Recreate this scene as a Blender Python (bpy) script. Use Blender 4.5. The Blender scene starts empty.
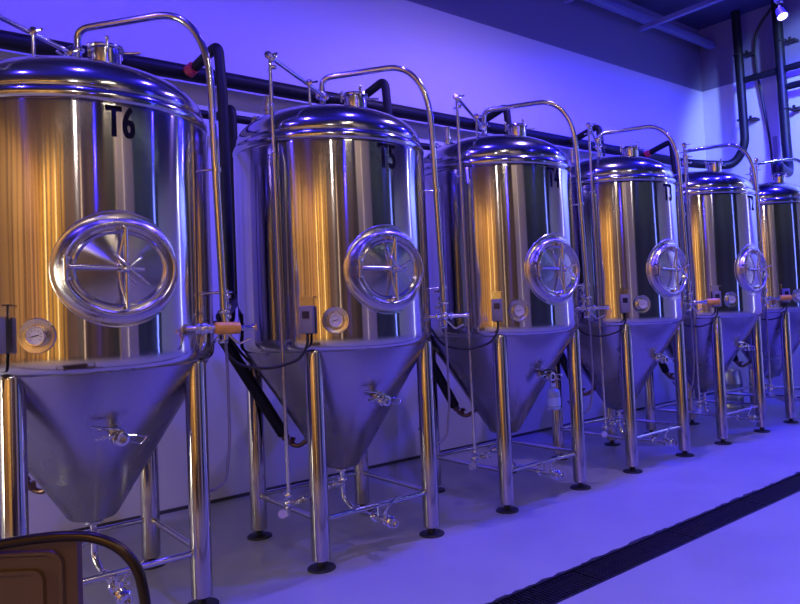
import bpy, bmesh, math, random
from mathutils import Vector, Matrix
random.seed(7)
PI = math.pi
S = bpy.context.scene
COL = S.collection
D = 1.6422      # spacing of the tanks
R = 0.682       # shell radius
WY = 1.617      # wall behind the tanks
EX = 9.84       # end wall
CZ = 6.05       # ceiling

# ------------------------------------------------------------------ materials
def mat(name, col, metal=0.0, rough=0.5, aniso=0.0, axis='Z', bump=None, var=None, emis=None, estr=0, trans=0, alpha=1, spec=None, brush=None):
    m = bpy.data.materials.new(name); m.use_nodes = True
    nt = m.node_tree; N = nt.nodes; L = nt.links
    b = N['Principled BSDF']
    b.inputs['Base Color'].default_value = (*col, 1)
    b.inputs['Metallic'].default_value = metal
    b.inputs['Roughness'].default_value = rough
    if spec is not None: b.inputs['Specular IOR Level'].default_value = spec
    if trans: b.inputs['Transmission Weight'].default_value = trans
    if alpha < 1: b.inputs['Alpha'].default_value = alpha
    if emis: b.inputs['Emission Color'].default_value = (*emis, 1); b.inputs['Emission Strength'].default_value = estr
    tc = N.new('ShaderNodeTexCoord')
    if aniso:
        b.inputs['Anisotropic'].default_value = aniso; b.inputs['Anisotropic Rotation'].default_value = .25
        t = N.new('ShaderNodeTangent'); t.direction_type = 'RADIAL'; t.axis = axis
        L.new(t.outputs[0], b.inputs['Tangent'])
    def noise(scale, st, detail=3):
        mp = N.new('ShaderNodeMapping'); mp.inputs['Scale'].default_value = st
        n = N.new('ShaderNodeTexNoise'); n.inputs['Scale'].default_value = scale; n.inputs['Detail'].default_value = detail
        L.new(tc.outputs['Object'], mp.inputs[0]); L.new(mp.outputs[0], n.inputs[0]); return n
    if var:     # (scale, stretch, darker factor)
        n = noise(var[0], var[1])
        r = N.new('ShaderNodeValToRGB'); r.color_ramp.elements[0].position = .35; r.color_ramp.elements[1].position = .65
        r.color_ramp.elements[0].color = (*[c*var[2] for c in col], 1); r.color_ramp.elements[1].color = (*col, 1)
        L.new(n.outputs[0], r.inputs[0]); L.new(r.outputs[0], b.inputs['Base Color'])
    if brush:   # roughness grain (scale, stretch, lo, hi)
        n = noise(brush[0], brush[1], 2)
        mr = N.new('ShaderNodeMapRange'); mr.inputs['To Min'].default_value = brush[2]; mr.inputs['To Max'].default_value = brush[3]
        L.new(n.outputs[0], mr.inputs[0]); L.new(mr.outputs[0], b.inputs['Roughness'])
    if bump:    # list of (scale, stretch, strength, distance)
        prev = None
        for (sc, st, stg, dist) in bump:
            n = noise(sc, st); bp = N.new('ShaderNodeBump'); bp.inputs['Strength'].default_value = stg; bp.inputs['Distance'].default_value = dist
            L.new(n.outputs[0], bp.inputs['Height'])
            if prev: L.new(prev.outputs[0], bp.inputs['Normal'])
            prev = bp
        L.new(prev.outputs[0], b.inputs['Normal'])
    return m

M = {}
M['shell'] = mat('polished_shell_steel', (.60, .58, .56), 1, .11, aniso=1, bump=[(1.6, (1, 1, .5), .10, .012), (22, (1, 1, .04), .05, .001)])
M['dome'] = mat('mirror_dome_steel', (.55, .55, .58), 1, .13, bump=[(2.0, (1, 1, 1), .1, .006)])
M['cone'] = mat('satin_cone_steel', (.44, .42, .45), 1, .25, bump=[(1.6, (1, 1, 1), .25, .02)], brush=(3, (1, 1, 1), .22, .32))
M['leg'] = mat('leg_steel', (.52, .49, .46), 1, .09, aniso=1, bump=[(14, (1, 1, .06), .06, .001)])
M['tube'] = mat('polished_tube_steel', (.62, .62, .64), 1, .14)
M['chrome'] = mat('chrome_fitting_steel', (.72, .72, .75), 1, .12)
M['brushed'] = mat('brushed_disc_steel', (.60, .56, .54), 1, .25, brush=(8, (1, 1, 1), .2, .32))
M['cover'] = mat('spun_cover_steel', (.60, .57, .56), 1, .2, aniso=.95, axis='Y')
M['black'] = mat('black_letter_vinyl', (.006, .006, .007), 0, .75, spec=.15)
M['rubber'] = mat('black_rubber', (.018, .018, .02), 0, .5, var=(14, (1, 1, 1), .6))
M['insul'] = mat('black_foam_insulation', (.009, .009, .012), 0, .5, spec=.3, bump=[(7, (1, 1, 1), .3, .01)], var=(5, (1, 1, 1), .6))
M['orange'] = mat('orange_plastic_grip', (1, .47, .06), 0, .35, var=(30, (1, 1, 1), .8))
M['red'] = mat('red_valve_paint', (.5, .03, .04), 0, .4)
M['copper'] = mat('copper_fitting', (.28, .17, .14), 1, .35, var=(30, (1, 1, 1), .6))
M['greyplastic'] = mat('grey_box_plastic', (.28, .26, .30), 0, .5, var=(9, (1, 1, 1), .85))
M['screen'] = mat('dark_display', (.03, .03, .05), 0, .15)
M['dial'] = mat('white_dial', (.75, .72, .7), 0, .4)
M['glass'] = mat('clear_glass', (1, 1, 1), 0, .02, trans=1)
M['hose'] = mat('violet_grey_hose', (.20, .19, .30), 0, .4)
M['bottle'] = mat('clear_blue_plastic', (.55, .7, .95), 0, .15, trans=.6, var=(20, (1, 1, .4), .8))
M['label'] = mat('blue_bottle_label', (.35, .45, .8), 0, .5)
M['floor'] = mat('sealed_concrete', (.37, .37, .38), 0, .34, var=(1.3, (1, 1, 1), .88), bump=[(45, (1, 1, 1), .12, .002), (2, (1, 1, 1), .1, .01)], brush=(2.2, (1, 1, 1), .3, .5))
M['drainsteel'] = mat('dark_drain_steel', (.06, .055, .07), 1, .4, var=(20, (1, 1, 1), .7))
M['grime'] = mat('dark_grout', (.03, .03, .035), 0, .8)
M['base'] = mat('dark_base_trim', (.05, .05, .055), 0, .5)
M['ceil'] = mat('ceiling_deck_paint', (.05, .05, .13), 0, .7, var=(4, (1, .2, 1), .8))
M['beam'] = mat('painted_beam_steel', (.16, .17, .32), .0, .5)
M['lampbody'] = mat('grey_lamp_housing', (.30, .30, .33), .6, .4)
M['chairframe'] = mat('black_bronze_chair_tube', (.05, .035, .02), .85, .28)
M['keg'] = mat('dull_keg_steel', (.5, .55, .55), 1, .35, bump=[(9, (1, 1, 1), .2, .006)])
M['card'] = mat('grey_card', (.22, .22, .25), 0, .7)

def wood(name, c1, c2, scale, sx=(1, 1, .05), lo=.4, hi=.6, rough=.6):
    m = mat(name, c1, 0, rough); nt = m.node_tree; N = nt.nodes; L = nt.links; b = N['Principled BSDF']
    tc = N.new('ShaderNodeTexCoord'); mp = N.new('ShaderNodeMapping'); mp.inputs['Scale'].default_value = sx
    n = N.new('ShaderNodeTexNoise'); n.inputs['Scale'].default_value = scale; n.inputs['Detail'].default_value = 4
    r = N.new('ShaderNodeValToRGB'); r.color_ramp.elements[0].position = lo; r.color_ramp.elements[1].position = hi
    r.color_ramp.elements[0].color = (*c2, 1); r.color_ramp.elements[1].color = (*c1, 1)
    L.new(tc.outputs['Object'], mp.inputs[0]); L.new(mp.outputs[0], n.inputs[0]); L.new(n.outputs[0], r.inputs[0]); L.new(r.outputs[0], b.inputs['Base Color'])
    return m
M['wood'] = wood('pale_wood_boards', (.40, .24, .09), (.13, .065, .025), 3.4, sx=(1, 1, .03), lo=.44, hi=.52)
M['gold'] = wood('golden_wood_slats', (.66, .42, .08), (.30, .14, .025), 5.0, lo=.42, hi=.55)
M['brownwall'] = wood('brown_wall_boards', (.16, .10, .09), (.07, .045, .045), 1.2)
M['darkwall'] = mat('dark_blue_grey_wall', (.07, .075, .09), 0, .6, var=(1, (1, 1, .2), .6))
M['beige'] = mat('beige_pillar_paint', (.5, .43, .34), 0, .6, var=(2, (1, 1, .3), .85))
M['chairwood'] = mat('brown_chair_panel', (.10, .052, .014), 0, .4, var=(6, (1, 1, .2), .8))

def wall_mat():   # pale panel below, dark paint above 5 m
    m = mat('two_tone_wall_paint', (.6, .6, .62), 0, .55); nt = m.node_tree; N = nt.nodes; L = nt.links; b = N['Principled BSDF']
    g = N.new('ShaderNodeNewGeometry'); sp = N.new('ShaderNodeSeparateXYZ'); gt = N.new('ShaderNodeMath'); gt.operation = 'GREATER_THAN'; gt.inputs[1].default_value = 5.0035
    L.new(g.outputs['Position'], sp.inputs[0]); L.new(sp.outputs['Z'], gt.inputs[0])
    mx = N.new('ShaderNodeMix'); mx.data_type = 'RGBA'; mx.inputs[6].default_value = (.62, .62, .64, 1); mx.inputs[7].default_value = (.17, .16, .25, 1)
    L.new(gt.outputs[0], mx.inputs[0]); L.new(mx.outputs[2], b.inputs['Base Color'])
    return m
M['wall'] = wall_mat()

# ------------------------------------------------------------------ mesh helpers
def ortho(d):
    d = d.normalized(); a = Vector((0, 0, 1)) if abs(d.z) < .95 else Vector((1, 0, 0))
    u = d.cross(a).normalized(); return u, d.cross(u).normalized()
class MB:
    def __init__(s): s.bm = bmesh.new()
    def ring(s, c, u, v, r, n): return [s.bm.verts.new(c + u*(r*math.cos(2*PI*k/n)) + v*(r*math.sin(2*PI*k/n))) for k in range(n)]
    def bridge(s, a, b):
        n = len(a)
        for k in range(n): s.bm.faces.new((a[k], a[(k+1) % n], b[(k+1) % n], b[k]))
    def cyl(s, p, q, r, r2=None, n=16, cap=True):
        p, q = Vector(p), Vector(q); u, v = ortho(q-p); r2 = r if r2 is None else r2
        a = s.ring(p, u, v, r, n); b = s.ring(q, u, v, r2, n); s.bridge(a, b)
        if cap: s.bm.faces.new(a[::-1]); s.bm.faces.new(b)
        return s
    def lathe(s, prof, c=(0, 0, 0), axis=(0, 0, 1), n=32, caps=True):   # prof: (radius, height)
        c = Vector(c); ax = Vector(axis).normalized(); u, v = ortho(ax); prev = None; first = None
        for (r, h) in prof:
            if r < 1e-5: cur = [s.bm.verts.new(c+ax*h)]
            else: cur = s.ring(c+ax*h, u, v, r, n)
            if prev is not None:
                if len(prev) == 1 and len(cur) > 1:
                    for k in range(n): s.bm.faces.new((prev[0], cur[(k+1) % n], cur[k]))
                elif len(cur) == 1 and len(prev) > 1:
                    for k in range(n): s.bm.faces.new((prev[k], prev[(k+1) % n], cur[0]))
                else: s.bridge(prev, cur)
            else: first = cur
            prev = cur
        if caps:
            if len(first) > 1: s.bm.faces.new(first[::-1])
            if len(prev) > 1: s.bm.faces.new(prev)
        return s
    def tube(s, pts, r, fil=.06, n=12, seg=6, cap=True):
        P = [Vector(p) for p in pts]; out = [P[0]]
        for i in range(1, len(P)-1):
            a, b, c = P[i-1], P[i], P[i+1]; d1 = (a-b); d2 = (c-b); f = min(fil, d1.length*.48, d2.length*.48)
            s1 = b+d1.normalized()*f; s2 = b+d2.normalized()*f
            for k in range(seg+1):
                t = k/seg; out.append(s1*(1-t)**2+b*2*t*(1-t)+s2*t*t)
        out.append(P[-1])
        q = [out[0]]
        for p in out[1:]:
            if (p-q[-1]).length > 1e-5: q.append(p)
        out = q; d = (out[1]-out[0]).normalized(); u, v = ortho(d); prev = None
        for i, p in enumerate(out):
            if i == 0: t = out[1]-out[0]
            elif i == len(out)-1: t = out[-1]-out[-2]
            else: t = (out[i+1]-out[i]).normalized()+(out[i]-out[i-1]).normalized()
            t.normalize(); rot = d.rotation_difference(t); u = rot @ u; v = rot @ v; d = t
            cur = s.ring(p, u, v, r, n)
            if prev: s.bridge(prev, cur)
            elif cap: s.bm.faces.new(cur[::-1])
            prev = cur
        if cap: s.bm.faces.new(prev)
        return s
    def box(s, c, size, rot=None, bev=0):
        m = Matrix.Translation(Vector(c)) @ (rot.to_4x4() if rot else Matrix.Identity(4)) @ Matrix.Diagonal((*size, 1))
        r = bmesh.ops.create_cube(s.bm, size=1, matrix=m)
        if bev:
            e = {e for v in r['verts'] for e in v.link_edges}
            bmesh.ops.bevel(s.bm, geom=list(e), offset=bev, segments=2, affect='EDGES', profile=.5)
        return s
    def ball(s, c, r, n=12): bmesh.ops.create_uvsphere(s.bm, u_segments=n, v_segments=n//2+2, radius=r, matrix=Matrix.Translation(Vector(c))); return s
    def torus(s, c, axis, Rr, r, n=32, m=8):
        ax = Vector(axis).normalized(); u, v = ortho(ax); c = Vector(c); rings = []
        for i in range(n):
            a = 2*PI*i/n; d = u*math.cos(a)+v*math.sin(a)
            rings.append([s.bm.verts.new(c+d*(Rr+r*math.cos(2*PI*j/m))+ax*(r*math.sin(2*PI*j/m))) for j in range(m)])
        for i in range(n): s.bridge(rings[i], rings[(i+1) % n])
        return s
    def build(s, name, m, parent=None, angle=38, smooth=True):
        bmesh.ops.recalc_face_normals(s.bm, faces=s.bm.faces[:])
        me = bpy.data.meshes.new(name); s.bm.to_mesh(me); s.bm.free()
        me.materials.append(m)
        if smooth:
            me.polygons.foreach_set('use_smooth', [True]*len(me.polygons)); me.set_sharp_from_angle(angle=math.radians(angle))
        o = bpy.data.objects.new(name, me); COL.objects.link(o)
        if parent: o.parent = parent
        return o
def tag(o, label=None, cat=None, group=None, kind=None):
    if label: o['label'] = label
    if cat: o['category'] = cat
    if group: o['group'] = group
    if kind: o['kind'] = kind
    return o
def struct(o): o['kind'] = 'structure'; return o
def empty(name, loc, rz=0):
    o = bpy.data.objects.new(name, None); COL.objects.link(o); o.location = loc; o.rotation_euler = (0, 0, rz); o.empty_display_size = .1; return o
KIDS = {}
def copy_tree(o, parent=None, loc=None):
    c = o.copy(); COL.objects.link(c)
    if parent: c.parent = parent
    if loc: c.location = loc
    for ch in [x for x in bpy.data.objects if x.parent == o]: copy_tree(ch, c)
    return c
def glyphs(txt, h, bold=.012):
    cu = bpy.data.curves.new('t', 'FONT'); cu.body = txt; cu.size = 1; cu.offset = bold; cu.extrude = 0; cu.space_character = 1.08
    o = bpy.data.objects.new('t', cu); COL.objects.link(o)
    dg = bpy.context.evaluated_depsgraph_get(); me = bpy.data.meshes.new_from_object(o.evaluated_get(dg))
    bpy.data.objects.remove(o); bm = bmesh.new(); bm.from_mesh(me); bpy.data.meshes.remove(me)
    bmesh.ops.remove_doubles(bm, verts=bm.verts[:], dist=1e-4)
    xs = [v.co.x for v in bm.verts]; ys = [v.co.y for v in bm.verts]
    return bm, min(xs), max(xs), min(ys), max(ys)

# ------------------------------------------------------------------ the tank
def clamp(mb, c, ax, r):   # tri-clamp ferrule with wing nut
    c = Vector(c); ax = Vector(ax).normalized(); u, v = ortho(ax)
    mb.lathe([(r*.9, -.012), (r*1.25, -.010), (r*1.42, -.003), (r*1.42, .003), (r*1.25, .010), (r*.9, .012)], c, ax, n=16)
    mb.cyl(c+u*r*1.3, c+u*(r*1.3+.03), .006, n=8); mb.box(c+u*(r*1.3+.032), (.012, .022, .012))
    return mb
def polar(a, r, z): return Vector((math.sin(math.radians(a))*r, -math.cos(math.radians(a))*r, z))   # angle 0 faces the aisle (-Y)

def make_tank():
    T = empty('fermentation_tank', (0, 0, 0))
    # shell with rolled foot band
    mb = MB(); mb.lathe([(.640, 1.348), (.655, 1.354), (.668, 1.366), (.677, 1.384), (.682, 1.408), (.6835, 1.435), (.683, 1.452), (R, 1.46), (R, 2.0), (R, 2.685), (.680, 2.694), (.668, 2.70), (.655, 2.70)], n=128, caps=False)
    shell = mb.build('shell', M['shell'], T)
    # domed head
    prof = [(.655, 2.695), (.668, 2.702), (.681, 2.715), (.6835, 2.732), (.680, 2.752), (.668, 2.768), (.660, 2.772), (.6555, 2.776), (.660, 2.786)]
    for k in range(0, 19):
        a = k/18*PI/2; prof.append((.660*math.cos(a)**.93 if k < 18 else 0.0, 2.79+.262*math.sin(a)))
    mb = MB(); mb.lathe(prof, n=128, caps=False); dome = mb.build('domed_top', M['dome'], T, angle=50)
    # cone
    mb = MB(); mb.lathe([(.60, 1.38), (.654, 1.362), (.648, 1.345), (.40, .949), (.135, .522), (.12, .505), (.05, .49), (.032, .485)], n=96, caps=False)
    mb.build('cone', M['cone'], T, angle=25)
    # legs
    for sx in (-1, 1):
        for sy in (-1, 1):
            x, y = sx*.4436, sy*.4436
            lg = MB().lathe([(.05, .052), (.058, .058), (.058, 1.345), (.05, 1.362), (.0, 1.37)], (x, y, 0), n=32).build('leg', M['leg'], T)
            MB().lathe([(.0, 0), (.088, 0), (.09, .006), (.086, .012), (.03, .018), (.022, .02), (.022, .056), (0, .056)], (x, y, 0), n=32).build('foot_pad', M['rubber'], lg)
    a = .4436
    for (x0, y0, x1, y1) in ((-a, -a, a, -a), (-a, a, a, a), (-a, -a, -a, a), (a, -a, a, a)):
        MB().cyl((x0, y0, .30), (x1, y1, .30), .0175, n=12).build('stretcher', M['tube'], T)
    # manway: welded surround blending into the shell, neck, then the cover
    zc = 1.862; nA = 96
    def cy(x): return -math.sqrt(max(R*R-x*x, 0))
    mb = MB(); rows = []
    P = [(.293, None, 0), (.290, None, .004), (.282, 0, .06), (.270, 0, .13), (.258, 0, .24), (.249, 0, .42), (.243, 0, .68), (.240, .0, .88), (.235, .0, .98), (.229, 0, 1.0), (.223, 0, .95), (.220, 0, .78), (.212, 0, .60), (.196, 0, .52)]
    for (rho, _, t) in P:
        row = []; kx = 1.04 if rho > .28 else 1.04+(.28-rho)/.05*.09 if rho > .23 else 1.13
        for k in range(nA):
            th = 2*PI*k/nA; x = rho*kx*math.cos(th); z = rho*(.985 if rho < .25 else 1)*math.sin(th)
            row.append(mb.bm.verts.new((x, cy(x)*(1-t)-.703*t if t > .01 else cy(x)-t, zc+z)))
        rows.append(row)
    for i in range(len(rows)-1): mb.bridge(rows[i], rows[i+1])
    man = mb.build('manway', M['brushed'], T, angle=30)
    mb = MB().lathe([(.0, .0), (.19, 0), (.199, .004), (.203, .014), (.200, .026), (.192, .030), (.185, .026), (.178, .018), (.10, .036), (.03, .043), (0, .044)], (0, -.685, zc), (0, -1, 0), n=72)
    for v in mb.bm.verts: v.co.x *= 1.14; v.co.z = zc+(v.co.z-zc)*.985
    mb.build('manway_cover', M['cover'], man)
    yb = -.762
    mb = MB(); mb.cyl((0.012, yb, zc-.20), (0.012, yb, zc+.20), .0095, n=12)
    for s_ in (-1, 1): mb.box((0.006, -.742, zc+s_*.198), (.036, .045, .026), bev=.004)
    mb.tube([(0.012, yb, zc+.19), (-.018, yb+.012, zc+.06), (-.018, yb+.012, zc-.06), (.012, yb, zc-.19)], .007, fil=.04)
    mb.build('cross_bar', M['chrome'], man)
    mb = MB(); mb.cyl((-.245, yb, zc+.008), (.095, yb, zc-.004), .011, n=12); mb.cyl((-.256, -.745, zc-.058), (-.256, -.745, zc+.06), .010, n=12)
    for s_ in (-1, 1): mb.box((-.249, -.722, zc+s_*.05), (.036, .05, .016), bev=.003)
    mb.box((-.016, -.757, zc), (.04, .03, .04), bev=.005)
    mb.build('hinge_arm', M['chrome'], man)
    mb = MB(); mb.lathe([(0, 0), (.024, 0), (.026, .012), (.02, .03), (.012, .04), (0, .04)], (.014, -.765, zc), (0, -1, 0), n=20)
    for ang in (45,):
        d = Vector((math.cos(math.radians(ang)), 0, -math.sin(math.radians(ang))))
        c = Vector((.014, -.79, zc)); mb.cyl(c-d*.10+Vector((0, -.01, 0)), c+d*.125+Vector((0, -.02, 0)), .0065, n=10)
    d = Vector((.25, -.6, .3)).normalized(); mb.cyl(Vector((.014, -.79, zc)), Vector((.014, -.79, zc))+d*.10, .0065, n=10)
    mb.build('clamp_handle', M['chrome'], man)
    for c_ in list(bpy.data.objects):
        if c_.parent == man: c_.location.y = .022
    # thermometer in its dished pocket
    n0 = polar(-31.5, 1, 0); c0 = n0*(R-.002)+Vector((0, 0, 1.548))
    g = MB().lathe([(.086, -.016), (.0855, .002), (.082, .008), (.074, .007), (.062, .003), (.052, .0025), (.04, .002)], c0, n0, n=40, caps=False).build('gauge_pocket', M['brushed'], T)
    MB().lathe([(.0, -.004), (.047, -.004), (.049, .022), (.046, .028), (.041, .027), (.040, .02), (0, .02)], c0, n0, n=32).build('gauge_case', M['chrome'], g)
    MB().lathe([(0, .0205), (.040, .0205), (.040, .0215), (0, .0215)], c0, n0, n=32).build('gauge_dial', M['dial'], g)
    t = n0.cross(Vector((0, 0, 1))).normalized(); mb = MB()
    mb.tube([c0+n0*.0235-t*.016+Vector((0, 0, .004)), c0+n0*.0235+t*.02-Vector((0, 0, .004))], .0022, n=6)
    for k in range(9):
        an = math.radians(-130+260*k/8); dd = t*math.sin(an)+Vector((0, 0, math.cos(an))); mb.cyl(c0+n0*.0222+dd*.024, c0+n0*.0222+dd*.031, .0012, n=5)
    mb.build('gauge_needle', M['black'], g)
    # controller box with its cable
    n1 = polar(-45.5, 1, 0); c1 = n1*(R+.045)+Vector((0, 0, 1.560)); rot = Matrix.Rotation(math.radians(-45.5), 3, 'Z')
    b = MB().box(c1, (.085, .045, .17), rot, bev=.006).build('controller_box', M['greyplastic'], T)
    MB().box(c1+n1*.024+Vector((0, 0, .03)), (.045, .004, .045), rot).build('display', M['screen'], b)
    mb = MB(); mb.box(n1*(R+.03)+Vector((0, 0, 1.70)), (.10, .06, .006), rot); mb.box(n1*(R+.006)+Vector((0, 0, 1.67)), (.07, .008, .07), rot); mb.build('box_bracket', M['chrome'], b)
    p = c1-Vector((0, 0, .085))
    MB().tube([p, p+Vector((0, 0, -.07)), p+Vector((-.05, .02, -.16)), p+Vector((-.20, .12, -.21)), p+Vector((-.38, .22, -.17)), p+Vector((-.46, .26, -.02))], .009, fil=.09).build('cable', M['rubber'], b)
    # top fittings
    mb = MB(); mb.lathe([(.075, -.06), (.078, 0), (.078, .065), (.090, .07), (.094, .078), (.090, .088), (.078, .092), (0, .096)], (.07, -.25, 3.045), n=32)
    tp = mb.build('top_port', M['chrome'], T)
    for an in (20, 140, 260):
        mb = MB(); q = Vector((.07, -.25, 3.135))+Vector((math.cos(math.radians(an)), math.sin(math.radians(an)), 0))*.095
        mb.cyl(q-Vector((0, 0, .05)), q+Vector((0, 0, .02)), .008, n=10); mb.ball(q+Vector((0, 0, .02)), .013)
        if an == 20: mb.tube([(.14, -.23, 3.115), (.16, -.26, 3.115), (.24, -.30, 3.12)], .008)
        mb.build('clamp_bolt', M['chrome'], tp)
    mb = MB(); mb.lathe([(.024, -.05), (.024, .03), (.034, .034), (.034, .05), (.026, .055), (.026, .12), (.03, .125), (.03, .135), (0, .14)], (-.44, .08, 2.99), n=20).build('relief_valve', M['chrome'], T)
    lug = MB(); lug.torus((-.46, .22, 2.985), (.6, .8, 0), .028, .011, n=20); lug.box((-.46, .22, 2.95), (.05, .018, .04), Matrix.Rotation(math.radians(-37), 3, 'Z')); lug.build('lifting_lug', M['chrome'], T)
    # spray-ball pipe arching over the shoulder and running down the side
    port = Vector((0, .08, 0))
    mb = MB(); pts = [port+Vector((0, 0, 3.08)), port+Vector((0, 0, 3.27))]
    A, B, Cc = port+Vector((0, 0, 3.27)), port+Vector((0, 0, 3.335)), Vector((.06, .022, 3.34))
    for k in range(1, 7): t_ = k/6; pts.append(A*(1-t_)**2+B*2*t_*(1-t_)+Cc*t_*t_)
    pts.append(Vector((.35, -.258, 3.375)))
    A, B, Cc, E_ = Vector((.35, -.258, 3.375)), Vector((.485, -.39, 3.39)), Vector((.570, -.475, 3.22)), Vector((.573, -.478, 2.93))
    for k in range(1, 15): t_ = k/14; pts.append(A*(1-t_)**3+B*3*t_*(1-t_)**2+Cc*3*t_*t_*(1-t_)+E_*t_**3)
    pts.append(Vector((.60, -.50, 1.60))); mb.tube(pts, .0215, fil=.004, n=16, seg=2)
    sp = mb.build('cleaning_pipe', M['tube'], T, angle=60)
    mb = MB(); clamp(mb, port+Vector((0, 0, 3.12)), (0, 0, 1), .028); clamp(mb, port+Vector((0, 0, 3.21)), (0, 0, 1), .026); mb.cyl(port+Vector((0, 0, 3.0)), port+Vector((0, 0, 3.12)), .03, n=16)
    mb.ball(port+Vector((-.035, -.02, 3.19)), .03); mb.build('port_fitting', M['chrome'], sp); mb = MB(); clamp(mb, (.60, -.50, 1.63), (0, 0, 1), .026); mb.build('pipe_clamp', M['chrome'], sp)
    for z, o_ in ((1.74, 0), (2.45, .013)):
        mb = MB(); mb.tube([(.58-o_, -.48+o_*.8, z), (.50, -.42, z)], .007); mb.lathe([(.021, -.012), (.027, -.012), (.027, .012), (.021, .012)], (.60-o_, -.50+o_*.8, z), n=16); mb.build('pipe_bracket', M['chrome'], sp)
    # valve cross under the pipe
    mb = MB(); n2 = Vector((.77, -.64, 0)).normalized(); q0 = n2*(R-.01)+Vector((0, 0, 1.535)); q1 = n2*.94+Vector((0, 0, 1.535))
    mb.cyl(q0, q1, .014, n=14); mb.cyl(q1-n2*.005, q1+n2*.02, .02, n=12)
    clamp(mb, n2*.73+Vector((0, 0, 1.535)), n2, .022); clamp(mb, n2*.83+Vector((0, 0, 1.535)), n2, .02)
    mb.cyl(n2*.783+Vector((0, 0, 1.60)), n2*.783+Vector((0, 0, 1.47)), .018, n=12); mb.ball(n2*.783+Vector((0, 0, 1.535)), .032)
    mb.tube([n2*.80+Vector((0, 0, 1.50)), n2*.84+Vector((.02, 0, 1.44)), n2*.86+Vector((.06, -.02, 1.47))], .007, fil=.02)
    mb.tube([n2*.75+Vector((0, 0, 1.50)), n2*.72+Vector((-.02, -.05, 1.46))], .008); mb.box(n2*.77+Vector((0, 0, 1.46)), (.05, .03, .02), bev=.003)
    w = Vector((.66, -.40, 0))
    mb.cyl(w+Vector((0, 0, 1.535)), w+Vector((0, 0, 1.76)), .012, n=12); mb.ball(w+Vector((0, 0, 1.66)), .028); clamp(mb, w+Vector((0, 0, 1.72)), (0, 0, 1), .018); clamp(mb, w+Vector((0, 0, 1.60)), (0, 0, 1), .018)
    mb.cyl(w+Vector((-.06, .0, 1.745)), w+Vector((.04, .02, 1.745)), .008, n=8)
    vc = mb.build('side_valve', M['chrome'], T)
    MB().tube([n2*.783+Vector((0, 0, 1.47)), n2*.785+Vector((.005, 0, 1.3)), n2*.79+Vector((.0, .0, .90)), n2*.78+Vector((-.01, .02, .66)), (.50, -.42, .60), (.43, -.36, .74)], .0085, fil=.09).build('drain_hose', M['hose'], vc)
    # blow-off pipe: tall rod, sloping branch to the dome, small support
    rx, ry = -.635, -.305
    mb = MB(); mb.tube([(rx-.02, ry, 3.235), (rx+.005, ry, .38)], .0115, n=12)
    mb.cyl((rx, ry, 3.235), (-.02, .07, 3.175), .0135, n=12)
    mb.cyl((-.26, -.10, 3.195), (-.26, -.10, 3.02), .009, n=10)
    gp = mb.build('blow_off_pipe', M['tube'], T)
    mb = MB(); clamp(mb, (rx, ry, 3.18), (0, 0, 1), .018); mb.ball((rx, ry, 3.235), .022); clamp(mb, (rx-.035, ry-.01, 3.25), (1, .7, 0), .018); mb.cyl((rx-.05, ry-.03, 3.25), (rx, ry, 3.24), .012); mb.tube([(rx+.02, ry+.02, 3.25), (rx+.03, ry+.02, 3.28)], .012)
    mb.build('pipe_valve', M['chrome'], gp); mb = MB(); clamp(mb, (-.26, -.10, 3.203), (.6, .42, 0), .018); mb.build('pipe_clamp', M['chrome'], gp); mb = MB(); clamp(mb, (-.05, .05, 3.178), (.6, .42, 0), .022)
    mb.tube([(-.05, .05, 3.16), (-.09, .0, 3.13), (-.13, -.01, 3.15)], .009, fil=.02)
    mb.build('pipe_valve', M['chrome'], gp); mb = MB(); clamp(mb, (rx-.015, ry, 2.62), (0, 0, 1), .011); mb.build('pipe_clamp', M['chrome'], gp); mb = MB()
    clamp(mb, (rx, ry, .47), (0, 0, 1), .018); mb.ball((rx, ry, .42), .03); mb.tube([(rx, ry, .42), (rx+.07, ry+.04, .40), (rx+.16, ry+.02, .43), (rx+.22, ry+.05, .43)], .014, fil=.03)
    clamp(mb, (rx+.12, ry+.03, .415), (1, .1, .1), .02); mb.lathe([(0, 0), (.028, 0), (.03, .006), (.028, .012), (0, .012)], (rx-.05, ry-.02, .37), (-.6, -.8, 0), n=16); mb.cyl((rx, ry, .40), (rx-.05, ry-.02, .37), .008)
    mb.cyl((rx-.0, ry, .40), (rx, ry, .34), .012)
    mb.build('pipe_valve', M['chrome'], gp)
    # racking valve on the front of the cone
    mb = MB(); z = 1.0
    mb.cyl((.01, -.40, z+.02), (.01, -.52, z), .024, n=16); clamp(mb, (.01, -.475, z+.01), (0, -1, -.15), .027)
    mb.lathe([(.03, 0), (.036, .006), (.036, .022), (.03, .028), (.03, .04), (.036, .046), (.036, .06), (.03, .062), (.022, .062), (.022, .02), (0, .02)], (.01, -.51, z), (0.1, -1, 0), n=20)
    mb.cyl((.03, -.53, z+.035), (-.005, -.53, z+.05), .012, n=10)
    rv = mb.build('racking_valve', M['chrome'], T)
    mb = MB(); mb.tube([(.03, -.54, z+.035), (-.01, -.53, z+.055), (-.115, -.51, z+.075)], .006, fil=.02, n=8); mb.tube([(.03, -.55, z+.03), (-.02, -.55, z+.022), (-.105, -.54, z+.01)], .006, fil=.02, n=8)
    mb.tube([(.04, -.56, z-.01), (.11, -.57, z-.035), (.135, -.57, z+.0), (.09, -.57, z+.01), (.04, -.56, z+.02)], .0035, fil=.01, n=6)
    mb.build('valve_handle', M['chrome'], rv)
    mb = MB(); s0 = polar(40, .30, 1.02)
    # bottom outlet: ferrule, tee with side valve, elbow, run to the front with valve and cap
    mb = MB(); clamp(mb, (0, 0, .475), (0, 0, 1), .036); mb.tube([(0, 0, .49), (0, 0, .27), (.02, -.10, .20), (.0, -.52, .215)], .0185, fil=.05, n=14)
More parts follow.
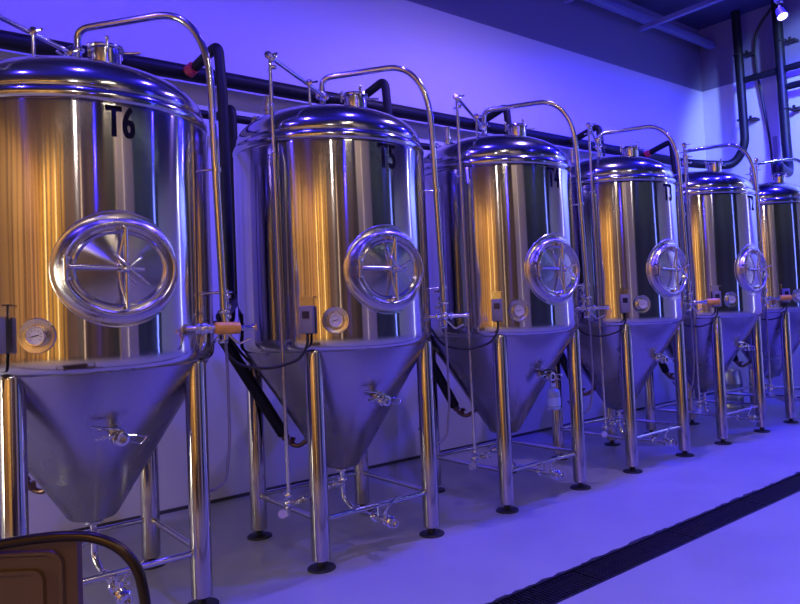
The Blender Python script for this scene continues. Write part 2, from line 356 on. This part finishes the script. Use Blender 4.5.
    clamp(mb, (0, 0, .40), (0, 0, 1), .026); mb.cyl((0, 0, .37), (-.10, .02, .37), .02, n=12); clamp(mb, (-.06, .01, .37), (-1, .1, 0), .024); mb.ball((-.11, .02, .36), .032)
    clamp(mb, (.015, -.16, .205), (0, 1, 0), .024); clamp(mb, (.01, -.38, .21), (0, 1, 0), .026)
    ov = mb.build('bottom_outlet', M['chrome'], T)
    mb = MB(); mb.lathe([(.02, 0), (.034, .004), (.034, .04), (.026, .046), (.026, .07), (.038, .076), (.038, .09), (.028, .10), (.028, .13), (.022, .13), (.02, .1), (0, .1)], (.0, -.50, .215), (0, -1, 0), n=20)
    mb.cyl((0, -.52, .24), (0, -.52, .28), .014, n=12)
    bv = mb.build('bottom_valve', M['chrome'], ov)
    MB().tube([(0, -.52, .27), (.03, -.52, .30), (.12, -.50, .345)], .0065, fil=.02, n=8).build('valve_handle', M['chrome'], bv)
    MB().tube([(0, -.44, .22), (0, -.44, .30)], .005, n=8).build('bleed_pin', M['chrome'], bv)
    # cooling line climbing the back of the cone
    mb = MB(); mb.tube([(-.70, .34, 1.62), (-.70, .33, 1.42), (-.30, .30, .735)], .042, fil=.10, n=16)
    cl = mb.build('cooling_line', M['insul'], T)
    mb = MB(); mb.tube([(-.30, .30, .735), (-.255, .29, .66), (-.21, .25, .635), (-.15, .17, .70)], .017, fil=.03, n=10); mb.cyl((-.305, .30, .745), (-.28, .295, .70), .03, n=10); mb.box((-.262, .27, .675), (.05, .04, .03), bev=.004); mb.box((-.25, .25, .70), (.015, .05, .02))
    mb.build('copper_elbow', M['copper'], cl)
    MB().tube([(-.74, .30, 1.55), (-.60, .24, 1.30), (-.42, .18, 1.16), (-.2, .1, 1.10)], .010, fil=.12, n=8).build('sensor_wire', M['rubber'], cl)
    return T, shell

def number(T, shell, txt):
    bm, x0, x1, y0, y1 = glyphs(txt, .15); h = .160; w = .142; zc = 2.606; rr = R+.0015
    base = bm.faces[:]
    for sh_ in (-.035, .035):
        g = bmesh.ops.duplicate(bm, geom=base); bmesh.ops.translate(bm, verts=[e for e in g['geom'] if isinstance(e, bmesh.types.BMVert)], vec=(sh_, 0, 0))
    bmesh.ops.subdivide_edges(bm, edges=bm.edges[:], cuts=1); x0 -= .035; x1 += .035
    for v in bm.verts:
        a = math.radians(1.5)+((v.co.x-x0)/(x1-x0)-.5)*w/R; z = zc+((v.co.y-y0)/(y1-y0)-.5)*h
        v.co = (math.sin(a)*rr, -math.cos(a)*rr, z)
    bmesh.ops.solidify(bm, geom=bm.faces[:], thickness=.0012)
    me = bpy.data.meshes.new('tank_number'); bm.to_mesh(me); bm.free(); me.materials.append(M['black'])
    o = bpy.data.objects.new('tank_number', me); COL.objects.link(o); o.parent = shell; o['label'] = 'black letters ' + txt + ' on the steel shell'

T0, sh0 = make_tank()
LAB = ['steel conical fermenter marked T6, nearest the camera on the far left',
       'steel conical fermenter marked T5, second from the left',
       'steel conical fermenter marked T4 with the bottle hanging at its cone',
       'steel conical fermenter marked T3, between T4 and T2',
       'steel conical fermenter marked T2 in front of the small keg',
       'last steel conical fermenter in the row, cut off by the right picture edge']
tanks = [T0]
for i in range(1, 6): tanks.append(copy_tree(T0, None, (i*D, 0, 0)))
for i, T in enumerate(tanks):
    tag(T, LAB[i], 'brewing tank', 'steel fermentation tanks in a row along the wall')
    sh = [c for c in bpy.data.objects if c.parent == T and c.name.startswith('shell')][0]
    number(T, sh, 'T%d' % (6-i))
    sv = [c for c in bpy.data.objects if c.parent == T and c.name.startswith('side_valve')][0]
    n2 = Vector((.77, -.64, 0)).normalized()
    if i == 1: [c for c in bpy.data.objects if c.parent == T and c.name.startswith('blow_off_pipe')][0].location = (.035, -.03, 0)
    if i == 0:
        mb = MB(); mb.cyl((.36, -.57, 1.545), (.50, -.645, 1.54), .013, n=12); clamp(mb, (.41, -.60, 1.543), (1, -.3, 0), .022); clamp(mb, (.47, -.62, 1.54), (1, -.3, 0), .02); mb.ball((.44, -.61, 1.54), .034)
        mb.tube([(.44, -.62, 1.52), (.43, -.64, 1.46), (.40, -.66, 1.43)], .008, fil=.02); mb.build('sample_tap', M['chrome'], T); MB().cyl((.60, -.66, 1.53), (.69, -.66, 1.53), .012, n=10).build('tap_nozzle', M['chrome'], T)
        a, b_ = Vector((.485, -.645, 1.54)), Vector((.62, -.66, 1.535))
    elif i in (3, 4, 5): a, b_ = n2*.955+Vector((0, 0, 1.535)), n2*1.085+Vector((0, 0, 1.535))
    else: continue
    d = (b_-a); L_ = d.length
    g = MB().lathe([(0, 0), (.028, 0), (.033, .006), (.034, L_*.5), (.033, L_-.008), (.028, L_), (.016, L_), (.015, L_-.015), (0, L_-.015)], a, d, n=24).build('orange_grip', M['orange'], T)
    g['label'] = 'orange plastic grip on the valve'

# ------------------------------------------------------------------ the room
def quadbox(name, lo, hi, m, parent=None):
    c = [(a+b)/2 for a, b in zip(lo, hi)]; s_ = [b-a for a, b in zip(lo, hi)]
    return MB().box(c, s_).build(name, m, parent, smooth=False)
X0, Y0 = -9.0, -8.2
DY0, DY1 = -1.822, -1.564
mb = MB(); mb.box(((X0+EX)/2, (DY1+WY)/2, -.1), (EX-X0, WY-DY1, .2)); mb.box(((X0+EX)/2, (Y0+DY0)/2, -.1), (EX-X0, DY0-Y0, .2)); mb.box(((X0+EX)/2, (DY0+DY1)/2, -.18), (EX-X0, DY1-DY0, .04))
struct(mb.build('floor', M['floor'], smooth=False))
struct(quadbox('wall_back', (X0, WY, 0), (EX+.2, WY+.2, CZ), M['wall']))
struct(quadbox('wall_right', (EX, Y0, 0), (EX+.2, WY, CZ), M['wall']))
struct(quadbox('wall_left', (X0-.2, Y0, 0), (X0, WY+.2, CZ), M['wood']))
struct(quadbox('wall_front', (X0-.2, Y0-.2, 0), (EX+.2, Y0, CZ), M['darkwall']))
struct(quadbox('ceiling', (X0-.2, Y0-.2, CZ), (EX+.2, WY+.2, CZ+.2), M['ceil']))
struct(quadbox('baseboard_back', (X0, WY-.012, 0), (EX, WY, .028), M['base']))
struct(quadbox('baseboard_right', (EX-.012, Y0, 0), (EX, WY-.012, .028), M['base']))
mb = MB()      # golden slat screen on the far side of the room, behind the photographer
x = X0+.05
for wd, gp in ((.26, .07), (.16, .24), (.34, .06), (.12, .34), (.3, .08), (.2, .3), (.28, .07), (.22, .36), (.32, .06), (.16, .25), (.3, .1)):
    mb.box((x+wd/2, Y0+.04, 2.9), (wd, .08, 5.8)); x += wd+gp
struct(mb.build('trim_1', M['gold'], smooth=False))
struct(quadbox('trim_2', (-4.5, Y0, 0), (1.0, Y0+.05, 5.4), M['brownwall']))
struct(quadbox('trim_3', (1.3, -6.7, 0), (3.1, -6.1, CZ), M['beige']))
# floor drain: frame, grates
dr = empty('floor_drain', (4, (DY0+DY1)/2, 0)); tag(dr, 'long dark slotted drain running across the concrete floor', 'floor drain')
mb = MB(); w = DY1-DY0
for s_ in (-1, 1): mb.box((-1, s_*(w/2-.009), -.011), (13.6, .018, .024))
mb.build('drain_frame', M['drainsteel'], dr, smooth=False)
k = 0; x = -7.75
while x < 5.7:
    mb = MB()
    n = 38
    for j in range(n): mb.box((x+.013+j*.026, 0, -.010), (.011, w-.04, .014))
    for yy in (-.05, .05): mb.box((x+.49, yy, -.014), (.985, .008, .014))
    mb.build('grate', M['drainsteel'], dr, smooth=False); x += 1.0
# rough grout edge
mb = MB(); x = -3.5; prev = None
while x < EX-4.2:
    d_ = random.choice((.002, .003, .006, .012, .018, .022)); cur = [mb.bm.verts.new((x, w/2-.002, .0008)), mb.bm.verts.new((x, w/2+d_, .0008))]
    if prev: mb.bm.faces.new((prev[0], cur[0], cur[1], prev[1]))
    prev = cur; x += random.uniform(.02, .09)
mb.build('grout_line', M['grime'], dr, smooth=False)

# ceiling framing
tag(MB().box((.5, 1.36, 5.69), (18.6, .10, .11), bev=.02).build('ceiling_beam', M['beam'], smooth=False), 'long blue-lit beam hugging the top of the rear wall', 'beam')
for k, (x, lb) in enumerate(((7.72, 'cross beam nearest the corner of the room, under the ceiling'), (6.05, 'cross beam at the top edge, second from the room corner'))):
    tag(MB().box((x, -3.35, 5.50), (.07, 9.4, .07), bev=.008).build('cross_beam', M['beam'], smooth=False), lb, 'beam', 'beams crossing under the ceiling')

# wall pipework
PY = 1.46
hp = MB(); hp.tube([(-8.8, PY, 3.684), (9.0, PY, 3.684), (9.55, 1.0, 3.62), (9.60, .82, 3.9), (9.62, .86, CZ-.012)], 0.067, fil=.30, n=20)
hp = hp.build('coolant_pipe', M['insul']); tag(hp, 'thick black insulated pipe along the rear wall, rising at the end wall', 'pipe')
lp = MB().tube([(-8.8, 1.42, 3.335), (9.2, 1.42, 3.335)], .036, n=16).build('return_pipe', M['insul']); tag(lp, 'thinner black pipe below the thick one on the rear wall', 'pipe')
for i in range(0, 6):
    X = (i-1)*D
    mb = MB(); mb.tube([(X+1.14, PY-.06, 3.655), (X+1.24, 1.0, 3.80), (X+1.255, .98, 3.4), (X+1.26, .98, 1.56), (X+1.26, WY-.015, 1.5)], .041, fil=.08, n=16)
    b = mb.build('branch_pipe', M['insul'])
    tag(b, ['black elbow pipe looping from the wall pipe behind T6, far left', 'black elbow pipe with red valve rising between T6 and T5', 'black elbow pipe looping behind the top of T5', 'black elbow pipe looping over the top port of T4', 'black elbow pipe looping behind the top of T3', 'black elbow pipe with red valve between T3 and T2'][i], 'pipe', 'black elbow pipes leaving the thick wall pipe')
    mb = MB(); q = Vector((X+1.13, PY-.10, 3.66)); mb.cyl(q, q+Vector((.02, -.06, .025)), .052, n=12); mb.box(q+Vector((.01, -.05, .02)), (.10, .03, .03), bev=.005); mb.cyl(q+Vector((0, -.06, -.03)), q+Vector((0, -.06, .06)), .012)
    mb.build('red_valve' if i in (1, 5) else 'valve', M['red'] if i in (1, 5) else M['rubber'], b)
    mb = MB(); mb.tube([(X+1.40, 1.42, 3.335), (X+1.40, 1.15, 3.345), (X+1.40, 1.15, 3.0), (X+1.40, 1.15, 1.75), (X+.96, .42, 1.60)], .042, fil=.07, n=16)
    b = mb.build('drop_pipe', M['insul'])
    tag(b, ['black pipe dropping behind T6', 'black pipe dropping behind the left edge of T5', 'black pipe dropping behind the left edge of T4', 'black pipe dropping behind the left edge of T3', 'black pipe dropping behind the left edge of T2', 'black pipe dropping behind the last tank'][i], 'pipe', 'black pipes dropping from the thin wall pipe')
for x in (1.0, 2.65, 4.3, 5.95, 7.6):
    pass
# end wall pipes
e1 = MB().tube([(9.62, .23, CZ-.012), (9.60, .20, 3.8), (9.45, .12, 3.34), (8.9, -.06, 3.27), (8.29, -.24, 3.26), (8.29, -.24, 3.17)], .07, fil=.22, n=18).build('riser_pipe', M['insul']); tag(e1, 'thick black pipe coming down the end wall to the last tank', 'pipe')
tag(MB().tube([(9.62, .80, 4.93), (9.62, -2.2, 4.91)], .05, n=14).build('cross_pipe', M['insul']), 'upper black pipe running level across the end wall', 'pipe')
tag(MB().tube([(9.62, .25, 4.655), (9.62, -2.2, 4.60)], .05, n=14).build('cross_pipe', M['insul']), 'lower black pipe running level across the end wall', 'pipe')
tag(MB().tube([(9.8, .36, 6.0), (9.8, .66, 5.7), (9.8, .68, 5.2), (9.8, .52, 3.9), (9.8, .50, 2.2)], .018, fil=.2, n=10).build('conduit', M['rubber']), 'thin black cable curving down the end wall between the pipes', 'cable')
sc = MB(); sc.box((9.82, .46, 3.55), (.02, .06, .9))
for k in range(9): sc.box((9.812, .46, 3.16+k*.1), (.012, .03, .05))
tag(sc.build('strut_channel', M['lampbody'], smooth=False), 'slotted grey channel fixed upright on the end wall', 'wall channel')
for (y, z, lb) in ((.88, 5.35, 'pipe clamp on the left riser, upper one'), (.88, 4.32, 'pipe clamp on the left riser, lower one'), (.22, 5.35, 'pipe clamp on the right riser, upper one'), (.22, 4.32, 'pipe clamp on the right riser, lower one')):
    mb = MB(); mb.torus((9.62, y-.03, z), (0, 0, 1), .076, .011, n=20, m=6); mb.box((9.76, y-.13, z), (.16, .14, .03)); mb.box((9.70, y-.12, z+.03), (.03, .035, .05)); tag(mb.build('pipe_clamp', M['rubber'], smooth=False), lb, 'pipe clamp', 'clamps on the end wall risers')

# small keg and box behind the tanks, bottle on T4
kg = MB().lathe([(0, .02), (.14, .02), (.15, .0), (.165, .0), (.168, .03), (.16, .05), (.17, .09), (.172, .14), (.178, .15), (.172, .16), (.172, .33), (.178, .34), (.172, .35), (.17, .41), (.155, .455), (.16, .52), (.152, .52), (.145, .46), (.05, .47), (.045, .50), (0, .50)], (8.52, .72, 0), n=40).build('keg', M['keg']); tag(kg, 'small dull steel keg on the floor behind T2', 'keg')
tag(MB().box((8.35, 1.28, .15), (.26, .22, .30), bev=.004).build('cardboard_box', M['card'], smooth=False), 'small grey box on the floor by the rear wall', 'box')
bx, by = 2*D+.03, -.555
bt = empty('plastic_bottle', (bx, by, .735)); tag(bt, 'clear blue plastic bottle hanging from the cone valve of T4', 'bottle')
MB().lathe([(0, 0), (.048, 0), (.053, .006), (.053, .135), (.050, .150), (.034, .163), (.02, .17), (.02, .19), (0, .19)], n=28).build('bottle_body', M['bottle'], bt)
MB().lathe([(.0535, .03), (.0545, .03), (.0545, .10), (.0535, .10)], n=28, caps=False).build('bottle_label', M['label'], bt)
MB().lathe([(0, .185), (.021, .185), (.021, .21), (0, .21)], n=20).build('bottle_cap', M['label'], bt)
MB().tube([(0, 0, .20), (.0, 0, .26), (.06, .0, .30), (-.04, .01, .33), (-.09, .05, .30), (-.05, .03, .26)], .007, fil=.05, n=8).build('hanger_hose', M['rubber'], bt)

# chair in the near left corner
ch = empty('chair', (-.72, -1.72, 0)); tag(ch, 'chair with a black tube hoop and brown embossed back, bottom left corner', 'chair')
ex = Vector((.767, -.641, 0)); ey = Vector((.641, .767, 0)); O = Vector((0, 0, 0))
def cp(a, b_, z): return ex*a+ey*b_+Vector((0, 0, z))
hoopL = [(-.42, 0), (-.42, .45), (-.40, .70), (-.33, .80), (-.22, .85), (-.06, .895), (.10, .925), (.26, .937), (.36, .93), (.44, .895), (.495, .83), (.515, .74), (.52, .60), (.50, .30), (.49, 0)]
hoop = MB().tube([cp(a, -.02*0, z) for a, z in hoopL], .0165, fil=.08, n=14).build('hoop_frame', M['chairframe'], ch, angle=60)
def rrect(w_, h_, r_, n=6):
    out = []
    for (cx, cz, a0) in ((w_/2-r_, h_/2-r_, 0), (-w_/2+r_, h_/2-r_, 90), (-w_/2+r_, -h_/2+r_, 180), (w_/2-r_, -h_/2+r_, 270)):
        for k in range(n+1): a = math.radians(a0+90*k/n); out.append((cx+r_*math.cos(a), cz+r_*math.sin(a)))
    return out
mb = MB(); pc = Vector((-.04, .045)); rows = []
def prow(w_, h_, r_, dep, cz=.66):
    return [mb.bm.verts.new(cp(.01+x_, dep, cz+z_)) for x_, z_ in rrect(w_, h_, r_)]
seq = [(.56, .50, .01, .03), (.56, .50, .01, -.0), (.485, .455, .05, -.0), (.475, .445, .045, -.012), (.455, .425, .045, -.012), (.44, .41, .04, .0), (.36, .34, .04, .0), (.35, .33, .035, -.011), (.325, .305, .03, -.011), (.315, .295, .03, .0)]
seq = [(a*1.0, b_, c_, d_+.03) for a, b_, c_, d_ in seq]
prev = None
for s_ in seq:
    cur = prow(*s_)
    if prev: mb.bridge(prev, cur)
    else: mb.bm.faces.new(cur)
    prev = cur
mb.bm.faces.new(prev); mb.build('backrest', M['chairwood'], ch, angle=30)
MB().box(cp(.04, .24, .45), (.78, .46, .04), Matrix.Rotation(math.atan2(-.641, .767), 3, 'Z'), bev=.012).build('seat', M['chairwood'], ch)
for a in (-.36, .44): MB().tube([cp(a, .43, .43), cp(a, .47, 0)], .015).build('leg', M['chairframe'], ch)

# ------------------------------------------------------------------ lamps
BLUE = (.02, .012, 1); VIO = (.06, .035, 1); LIL = (.36, .24, 1)
def spot(loc, tgt, col, e, size=110, rad=.04, blend=.6):  # serves the floods and the added fill spots
    l = bpy.data.lights.new('flood_fill_spot', 'SPOT'); l.energy = e; l.color = col; l.spot_size = math.radians(size); l.spot_blend = blend; l.shadow_soft_size = rad
    o = bpy.data.objects.new('flood_fill_spot', l); COL.objects.link(o); o.location = loc; o.rotation_euler = (Vector(tgt)-Vector(loc)).to_track_quat('-Z', 'Y').to_euler(); return o
def area(loc, tgt, col, e, sx, sy, name='unseen_area_light'):  # area lights without fixtures, all unseen
    l = bpy.data.lights.new(name, 'AREA'); l.shape = 'RECTANGLE'; l.size = sx; l.size_y = sy; l.energy = e; l.color = col
    o = bpy.data.objects.new(name, l); COL.objects.link(o); o.location = loc; o.rotation_euler = (Vector(tgt)-Vector(loc)).to_track_quat('-Z', 'Y').to_euler(); return o
def lamp_fixture(loc, tgt, label, glow=(.12, .1, 1)):
    d = (Vector(tgt)-Vector(loc)).normalized(); r = empty('flood_lamp', loc); tag(r, label, 'lamp', 'blue flood lamps above the tanks')
    MB().lathe([(0, -.12), (.035, -.12), (.045, -.10), (.05, -.03), (.062, -.01), (.062, .0), (.055, .0), (.052, -.012), (0, -.012)], (0, 0, 0), d, n=24).build('lamp_head', M['lampbody'], r)
    MB().lathe([(0, -.010), (.052, -.010), (.052, -.004), (0, -.002)], (0, 0, 0), d, n=24).build('lens', M['lens'], r)
    q = -d*.09; mb = MB(); mb.tube([q, q+Vector((.03, .02, .10)), q+Vector((.03, .02, CZ-loc[2]-.09))], .012, fil=.02, n=8); mb.box(q+Vector((.03, .02, .14)), (.09, .07, .05), bev=.006); mb.build('bracket', M['lampbody'], r)
M['lens'] = mat('glowing_blue_lens', (.3, .3, 1), 0, .3, emis=(.25, .22, 1), estr=14)
LY, LZ = -.98, 5.55
row = [(-2.6, VIO, 290), (-.3, VIO, 350), (2.0, VIO, 400), (4.2, LIL, 420), (6.5, BLUE, 900), (8.6, BLUE, 1100)]
K = 1.0
for i, (x, c, e) in enumerate(row):
    spot((x, LY, LZ), (x+.3, -.25, 0), c, e*K, 150)
    lamp_fixture((x, LY, LZ+.03), (x+.3, -.25, 0), ['blue flood lamp above the aisle left of T6', 'blue flood lamp above the aisle by T6', 'blue flood lamp above the aisle by T5', 'pale violet flood lamp above the aisle by T4', 'blue flood lamp above the aisle by T2', 'blue flood lamp above the aisle by the last tank'][i])
spot((6.83, -1.06, 4.55), (5.2, -1.2, 0), BLUE, 200*K, 150)
lamp_fixture((6.88, -1.02, 4.65), (6.6, -1.45, 3.7), 'bright blue flood lamp seen against the end wall, top right')
# end wall wash
WARM = (1, .72, .42)
spot((7.4, -2.6, 5.3), (9.84, -.75, 4.1), (.26, .38, 1), 1500, 64, .15, .35)
spot((-.55, -7.9, 5.0), (1.5, 0, 1.5), BLUE, 110, 80, .04)
spot((4.6, -4.2, 5.3), (3.5, 0, 1.8), BLUE, 70, 90, .04)
spot((9.2, -2.7, 4.6), (2.5, -.5, 1.8), (.8, .8, 1), 30, 50, .05)
area((3, -2.6, 4.95), (3, -2.2, 6), (.02, .015, 1), 260, 12, .3)  # added unseen uplight, turns the ceiling and domes blue
area((-6.4, -4.6, 5.8), (-9, -4.6, 2.4), WARM, 320, 5, .4)
area((-6.6, -6.0, 5.8), (-6.6, -8.2, 2.6), WARM, 300, 4, .4)
area((-2.4, -6.4, 5.8), (-2.4, -8.2, 2.2), (1, .72, .5), 45, 4, .4)
area((.8, -4.9, 5.7), (1.6, -6.1, 2.5), (1, .82, .62), 55, 1.0, .3)
area((-4.8, .55, 1.35), (3.5, 1.55, .7), (1, .95, .72), 75, 1.0, 1.8, 'unseen_side_fill')  # added unseen fill from the left, lights the wall under the tanks
area((5.2, -6.3, 5.8), (5.2, -8.2, 2.2), (.75, .9, .85), 55, 6, .4)  # added unseen fill, lifts the dark front wall reflected behind the tank numbers
# glowing tubes added out of view to make thin bright stripes in the steel
def stripe_tube(x, y, z0, z1, col, s_, label, r=.05):
    m = mat('tube_glow', col, 0, .4, emis=col, estr=s_)
    r_ = empty('added_stripe_tube', (x, y, 0)); tag(r_, label, 'lamp')
    MB().cyl((0, 0, z0), (0, 0, z1), r, n=12).build('glow_tube', m, r_)
    mb = MB(); mb.cyl((0, 0, z1), (0, 0, z1+.06), r*1.3, n=12); mb.cyl((0, 0, 0), (0, 0, z0), r*1.3, n=12); mb.build('end_cap', M['lampbody'], r_)
stripe_tube(-2.2, -7.95, .3, 5.4, (1, .75, .5), 1.0, 'upright warm glow tube added behind the camera', .05)
stripe_tube(8.3, -7.9, .3, 5.4, (.15, .2, 1), 6, 'upright blue glow tube added in the far corner', .09)
stripe_tube(9.7, -2.9, .3, 4.6, (.8, .85, 1), 4, 'upright white glow tube added on the end wall', .04)
stripe_tube(-5.6, -7.95, .3, 5.2, (1, .7, .25), 2, 'upright amber glow tube added by the slat screen', .06)
stripe_tube(-7.6, -7.95, .3, 5.2, (1, .7, .25), 2, 'upright amber glow tube added left of the slat screen', .06)
stripe_tube(2.0, -6.03, .3, 5.4, (1, .85, .75), .6, 'upright pale glow tube added beside the beige pillar', .03)
# faint general light
w = bpy.data.worlds.new('World'); S.world = w; w.use_nodes = True
w.node_tree.nodes['Background'].inputs[0].default_value = (.3, .28, .4, 1); w.node_tree.nodes['Background'].inputs[1].default_value = .05
for x, e in ((-2.5, 160), (3.0, 150)): spot((x, -7.2, 5.95), (x*.6+1.5, -.6, 0), (1, .84, .78), e, 62, .07, 1)  # added warm-white fill spots without fixtures, lift the tone under the tanks

# ------------------------------------------------------------------ camera
yaw, pit, rol = .6951, .0356, -.0439
fw = Vector((math.sin(yaw)*math.cos(pit), math.cos(yaw)*math.cos(pit), math.sin(pit)))
r0 = Vector((math.cos(yaw), -math.sin(yaw), 0)); u0 = r0.cross(fw)
rt = r0*math.cos(rol)+u0*math.sin(rol); up = -r0*math.sin(rol)+u0*math.cos(rol)
cam = bpy.data.cameras.new('camera'); co = bpy.data.objects.new('camera', cam); COL.objects.link(co)
mw = Matrix((rt, up, -fw)).transposed().to_4x4(); mw.translation = Vector((-.9955, -4.3702, 1.6)); co.matrix_world = mw
cam.sensor_width = 36; cam.sensor_fit = 'HORIZONTAL'; cam.lens = 696.7683*36/800
cam.shift_x = (400-441.861)/800; cam.shift_y = (282.445-302)/800; cam.clip_start = .05
S.camera = co
S.view_settings.view_transform = 'Standard'; S.view_settings.look = 'None'; S.view_settings.gamma = 1; S.view_settings.use_curve_mapping = False
S.view_settings.exposure = 0
